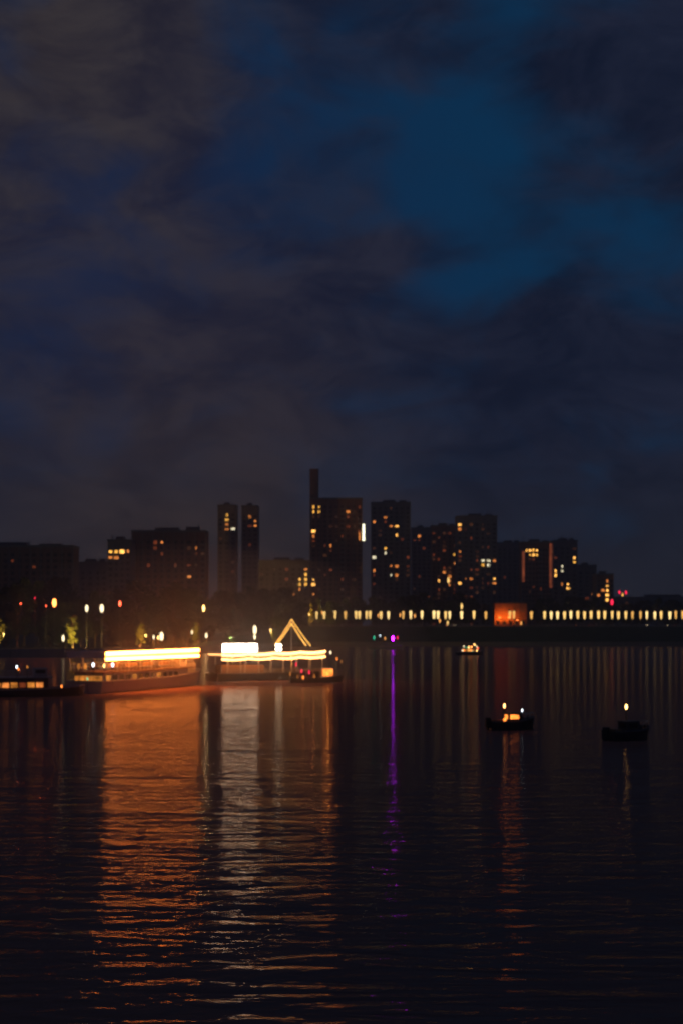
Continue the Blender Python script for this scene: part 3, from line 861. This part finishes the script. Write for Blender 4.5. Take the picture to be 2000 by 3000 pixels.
# two small boats on the open water at the right
def small_boat(label, px, wl, lpx, lpy, head, lampm, lit):
    Y = CH * F / (wl - HZ)
    x = X_of(px, Y)
    t = thing('motorboat', label, 'boat', (x, Y, 0), head)
    t.scale = (.8, .9, 1)
    hull(t, 4.6, 1.9, .55, 'dark_hull', .35, .45, 'dark_trim', .9, bulwark=.15)
    MB().prism([(-.6, .56), (-.6, 1.35), (.7, 1.35), (1.2, .75), (1.2, .56)], -.62, .62).build('cabin', 'navy_paint', t)
    MB().box(-.75, .8, -.7, .7, 1.35, 1.42).build('cabin_roof', 'dark_trim', t)
    for s in (-1, 1):
        MB().box(-.4, .5, -.02, .02, -.17, .17).build('window', 'win_fire' if lit else 'dark_glass', t, (0, s * .625, 1.08))
    MB().box(-.02, .02, -.4, .4, -.16, .16).build('window', 'win_fire' if lit else 'dark_glass', t, (-.61, 0, 1.08))
    MB().box(-2.75, -2.3, -.2, .2, .2, 1.0).box(-2.65, -2.45, -.08, .08, -.4, .2).build('outboard_motor', 'rubber', t)
    MB().box(-1.8, -1.3, -.6, .6, .56, .85).build('bench', 'deck_wood', t)
    br = MB()
    for sg in (-1, 1):
        q_ = [(1.1, sg * .72, 1.25), (1.7, sg * .5, 1.32), (2.35, 0, 1.4)]
        for a, b in zip(q_, q_[1:]):
            br.tube(a, b, .022, n=5)
        for a in q_:
            br.tube((a[0], a[1], .6), a, .02, n=5)
    br.build('bow_rail', 'silver_paint', t)
    lo = at(lpx, lpy, Y) - Vector((x, Y, 0)); lo.rotate(Matrix.Rotation(-head, 3, 'Z')); lo.x /= .8; lo.y /= .9
    m_ = MB().tube((0, 0, -(lo.z - .6)), (0, 0, 0), .05).build('mast', 'post_metal', t, lo)
    MB().ball((0, 0, .05), .095, 6, 2.2).build('lamp_globe', lampm, m_)
    if lit:
        MB().ball((0, 0, 0), .06, 6, 2.0).build('side_lamp', 'lamp_cold', t, (.9, -.5 if math.sin(head) >= 0 else .5, 1.6))
        MB().box(-.28, .02, -.02, .02, -.35, -.02).build('lit_panel', 'win_fire', t, (-.9, -.7, 1.0))
    return t


small_boat('dark motorboat with a lit orange cabin and a white mast lamp on open water', 1498, 2138, 1476, 2070, R(12), 'bulb_warm', True)
small_boat('unlit black motorboat with only a small amber mast lamp, nearer the right edge', 1838, 2168, 1833, 2073, R(28), 'lamp_amber', False)

# mid-river ferry with many small lights
c5, a5, L5 = placed((X_of(1340, 478), 478), (X_of(1415, 480), 480), 2.8)
S5 = thing('ferry_boat', 'little ferry hung with white, green and orange lights midway to the promenade', 'boat', c5, a5)
hull(S5, L5, 2.8, .8, 'dark_hull', .4, .35, 'white_paint', .9)
MB().box(-2.8, 1.6, -1, 1, .81, 2.3).build('cabin', 'white_paint', S5)
MB().box(-3.1, 1.9, -1.2, 1.2, 2.3, 2.42).build('cabin_roof', 'white_paint', S5)
for k in range(5):
    MB().box(-.3, .3, -.03, .03, -.3, .3).build('window', ('win_fire', 'win_cabin', 'win_bright')[k % 3], S5, (-2.3 + k * .85, -1.02, 1.7))
for x, z, m in ((-2.3, 3.0, 'lamp_white'), (-1.5, 2.6, 'lamp_green'), (-.6, 2.7, 'lamp_amber'), (.4, 2.8, 'lamp_orange'), (1.4, 3.6, 'lamp_amber'), (2.2, 2.9, 'lamp_white'), (2.6, 2.3, 'lamp_red'), (-2.8, 1.6, 'lamp_white'), (.6, 1.3, 'lamp_green'), (2.3, 1.5, 'lamp_amber')):
    MB().ball((0, 0, 0), .17, 6, 1.7).build('deck_lamp', m, S5, (x, -1.1, z))

# landing stage with the purple lamp
YP = 640
P = thing('landing_stage', 'dark landing stage on the water carrying the purple lamp and small coloured lamps', 'pontoon', (X_of(1128, YP), YP, 0))
MB().box(-8, 8, -2, 2, -.6, .8).build('float', 'concrete', P)
MB().box(-8.1, 8.1, -2.1, 2.1, .8, .95).build('deck', 'deck_wood', P)
rail(P, -8, 8, 1.9, .95, 1.0, 12, 'grey_paint')
for px, py, m, rr, lab in ((1150, 1870, 'lamp_purple', .42, 'vivid purple lamp on the landing stage with a purple streak on the water'), (1163, 1868, 'lamp_crimson', .32, 'crimson lamp just right of the vivid purple lamp'), (1127, 1870, 'lantern_orange', .3, 'small orange lamp left of the vivid purple lamp'), (1112, 1862, 'lamp_cold', .17, 'small pale lamp between the green and the orange lamp on the landing stage'), (1095, 1868, 'lamp_green', .36, 'small green lamp at the left end of the landing stage')):
    l = thing('stage_lamp', lab, 'lamp', (X_of(px, YP), YP, .95))
    h = Z_of(py, YP) - .95
    MB().tube((0, 0, 0), (0, 0, h - .3), .07).build('post', 'post_metal', l)
    MB().ball((0, 0, 0), rr, 8, 2.6).build('globe', m, l, (0, 0, h), True)
    MB().lathe([(rr * .6, 0), (rr * .5, .1), (.05, .25)]).build('cap', 'post_metal', l, (0, 0, h + rr * 2.5))
# mooring lamps beyond the right boat's bow
for px, py, Y, m, lab in ((968, 1912, 300, 'lamp_white', 'small white mooring lamp at the right end of the mast-lit boat'), (987, 1930, 300, 'win_fire', 'dim orange mooring lamp right of the white mooring lamp'), (1000, 1938, 300, 'win_cabin', 'rightmost and dimmest of the three mooring lamps by the boat')):
    l = thing('mooring_post', lab, 'lamp', (X_of(px, Y), Y, 0))
    h = Z_of(py, Y)
    MB().tube((0, 0, -2), (0, 0, h - .2), .14, .10).build('post', 'bark', l)
    MB().ball((0, 0, 0), .17, 8, 2.2).build('globe', m, l, (0, 0, h), True)

# ------------------------------------------------------------------ world: dusk sky and broken cloud
w = bpy.data.worlds.new('World'); sc.world = w; w.use_nodes = True
nt = w.node_tree
for n in list(nt.nodes):
    nt.nodes.remove(n)
N = nt.nodes.new; Lk = nt.links.new
out = N('ShaderNodeOutputWorld'); bg = N('ShaderNodeBackground'); bg.inputs['Strength'].default_value = .1
sky = N('ShaderNodeTexSky'); sky.sky_type = 'NISHITA'; sky.sun_disc = False
SUN_EL, SUN_ROT = R(-6), R(35)
sky.sun_elevation = SUN_EL; sky.sun_rotation = SUN_ROT
tc = N('ShaderNodeTexCoord')


def skydir(px, py):
    return Vector(((px - CX) / F, 1, (HZ - py) / F)).normalized()


def noise(scale, sx, sy, sz, detail, dist, rough=.55, off=0):
    mp = N('ShaderNodeMapping'); mp.inputs['Scale'].default_value = (sx, sy, sz); mp.inputs['Location'].default_value = (off, off * .7, off * .3)
    Lk(tc.outputs['Generated'], mp.inputs[0])
    n = N('ShaderNodeTexNoise'); n.inputs['Scale'].default_value = scale; n.inputs['Detail'].default_value = detail
    n.inputs['Distortion'].default_value = dist; n.inputs['Roughness'].default_value = rough
    Lk(mp.outputs[0], n.inputs['Vector']); return n.outputs['Fac']


def math2(op, a, b):
    n = N('ShaderNodeMath'); n.operation = op
    for i, v in enumerate((a, b)):
        if isinstance(v, (int, float)):
            n.inputs[i].default_value = v
        else:
            Lk(v, n.inputs[i])
    return n.outputs[0]


def ramp(v, a, b, c=0.0, d=1.0):
    n = N('ShaderNodeMapRange'); n.interpolation_type = 'SMOOTHSTEP'
    n.inputs['From Min'].default_value = a; n.inputs['From Max'].default_value = b
    n.inputs['To Min'].default_value = c; n.inputs['To Max'].default_value = d
    Lk(v, n.inputs[0]); return n.outputs[0]


def blob(px, py, rad, amp):
    d = N('ShaderNodeVectorMath'); d.operation = 'DISTANCE'
    Lk(tc.outputs['Generated'], d.inputs[0]); d.inputs[1].default_value = skydir(px, py)
    return ramp(d.outputs['Value'], 0, rad / F, amp, 0)


def mixc(f, a, b):
    n = N('ShaderNodeMix'); n.data_type = 'RGBA'
    Lk(f, n.inputs[0])
    for i, v in ((6, a), (7, b)):
        if isinstance(v, tuple):
            n.inputs[i].default_value = (*v, 1)
        else:
            Lk(v, n.inputs[i])
    return n.outputs[2]


s = noise(9, 1, 1, 1.9, 6, .5, .5, 3.1)
for b_ in ((1430, 480, 520, .17), (1470, 690, 420, .17), (1640, 60, 480, .15), (1850, 690, 420, .17), (1900, 420, 300, .09), (1250, 600, 500, .06), (950, 330, 420, .10), (850, 620, 330, .07), (1720, 980, 250, .02), (1150, 180, 420, .05),
           (1640, 560, 210, -.22), (1820, 230, 400, -.20), (1560, 900, 420, -.14), (180, 560, 330, .12), (760, 420, 330, .06), (330, 200, 300, -.05)):
    s = math2('ADD', s, blob(*b_))
clear = ramp(s, .44, .82)
tone = noise(13, 1, 1, 2.0, 10, .5, .64, 8.7)
left = blob(120, 700, 1500, 1.0)
dark = mixc(ramp(tone, .3, .75), (.048, .085, .23), (.14, .185, .40))
warm = mixc(ramp(tone, .3, .7), (.11, .135, .36), (.31, .28, .43))
cloud = mixc(left, dark, warm)
bluec = mixc(left, (.025, .30, .80), (.07, .17, .56))
brown = blob(60, 60, 900, .75)
c = mixc(clear, mixc(brown, cloud, mixc(ramp(tone, .3, .7), (.24, .19, .24), (.50, .40, .38))), bluec)
sep = N('ShaderNodeSeparateXYZ'); Lk(tc.outputs['Generated'], sep.inputs[0])
hz = ramp(sep.outputs['Z'], .005, .16, .8, 0)
c = mixc(hz, c, mixc(left, (.17, .18, .26), (.24, .22, .28)))
cg = blob(560, 1560, 900, .55)                  # warm smear of the light trails, put into the sky colour above the boats
c = mixc(cg, c, mixc(ramp(tone, .3, .7), (.34, .24, .22), (.52, .35, .30)))
ad = N('ShaderNodeMix'); ad.data_type = 'RGBA'; ad.blend_type = 'ADD'; ad.inputs[0].default_value = .03
Lk(c, ad.inputs[6]); Lk(sky.outputs[0], ad.inputs[7])
Lk(ad.outputs[2], bg.inputs['Color']); Lk(bg.outputs[0], out.inputs['Surface'])

# last of the daylight, from just above the horizon
sl = bpy.data.lights.new('sun', 'SUN'); sl.energy = .015; sl.angle = R(12); sl.color = (.75, .8, 1.0)
so = bpy.data.objects.new('sun', sl); col.objects.link(so)
so.rotation_euler = (R(86), 0, R(145))

# ------------------------------------------------------------------ haze over the river
HAZE = True
if HAZE:
    m, nt2, o2 = nodes_of('haze')
    vs = nt2.nodes.new('ShaderNodeVolumeScatter'); vs.inputs['Density'].default_value = .00034; vs.inputs['Anisotropy'].default_value = .55
    vs.inputs['Color'].default_value = (1, .95, .92, 1)
    nt2.links.new(vs.outputs[0], o2.inputs['Volume'])
    hb = MB().box(-420, 420, -30, 1150, -1.5, 130).build('haze', m)
    tag(hb, kind='stuff')
    m, nt2, o2 = nodes_of('added_halo_haze')  # denser local haze added to give the boats an orange halo
    vs = nt2.nodes.new('ShaderNodeVolumeScatter'); vs.inputs['Density'].default_value = .0026; vs.inputs['Anisotropy'].default_value = .6
    vs.inputs['Color'].default_value = (1, .93, .85, 1)
    nt2.links.new(vs.outputs[0], o2.inputs['Volume'])
    bz = bmesh.new()
    bmesh.ops.create_uvsphere(bz, u_segments=32, v_segments=16, radius=1, matrix=Matrix.Translation((-20, 215, 4)) @ Matrix.Diagonal((34, 62, 17, 1)))
    me = bpy.data.meshes.new('haze'); bz.to_mesh(me); bz.free(); me.materials.append(m)
    tag(link('haze', me), kind='stuff')

# ------------------------------------------------------------------ camera and render settings
cam = bpy.data.cameras.new('camera'); co = bpy.data.objects.new('camera', cam); col.objects.link(co)
cam.sensor_fit = 'VERTICAL'; cam.sensor_height = 36; cam.sensor_width = 24; cam.lens = 36 * F / 3000
cam.dof.use_dof = True; cam.dof.focus_distance = 10.5; cam.dof.aperture_fstop = 2.8   # a hand-held night shot, softly out of focus
cam.shift_y = (HZ - 1500) / 3000; cam.clip_start = .1; cam.clip_end = 12000
co.location = (0, 0, CH); co.rotation_euler = (R(90), 0, 0)
sc.camera = co
sc.view_settings.view_transform = 'Standard'; sc.view_settings.look = 'None'; sc.view_settings.exposure = 0
cy = sc.cycles
cy.use_denoising = True; cy.denoiser = 'OPENIMAGEDENOISE'; cy.denoising_input_passes = 'RGB_ALBEDO_NORMAL'
cy.max_bounces = 5; cy.glossy_bounces = 3; cy.diffuse_bounces = 2; cy.volume_bounces = 0; cy.transparent_max_bounces = 4
cy.sample_clamp_indirect = 2.5
cy.caustics_reflective = False; cy.caustics_refractive = False
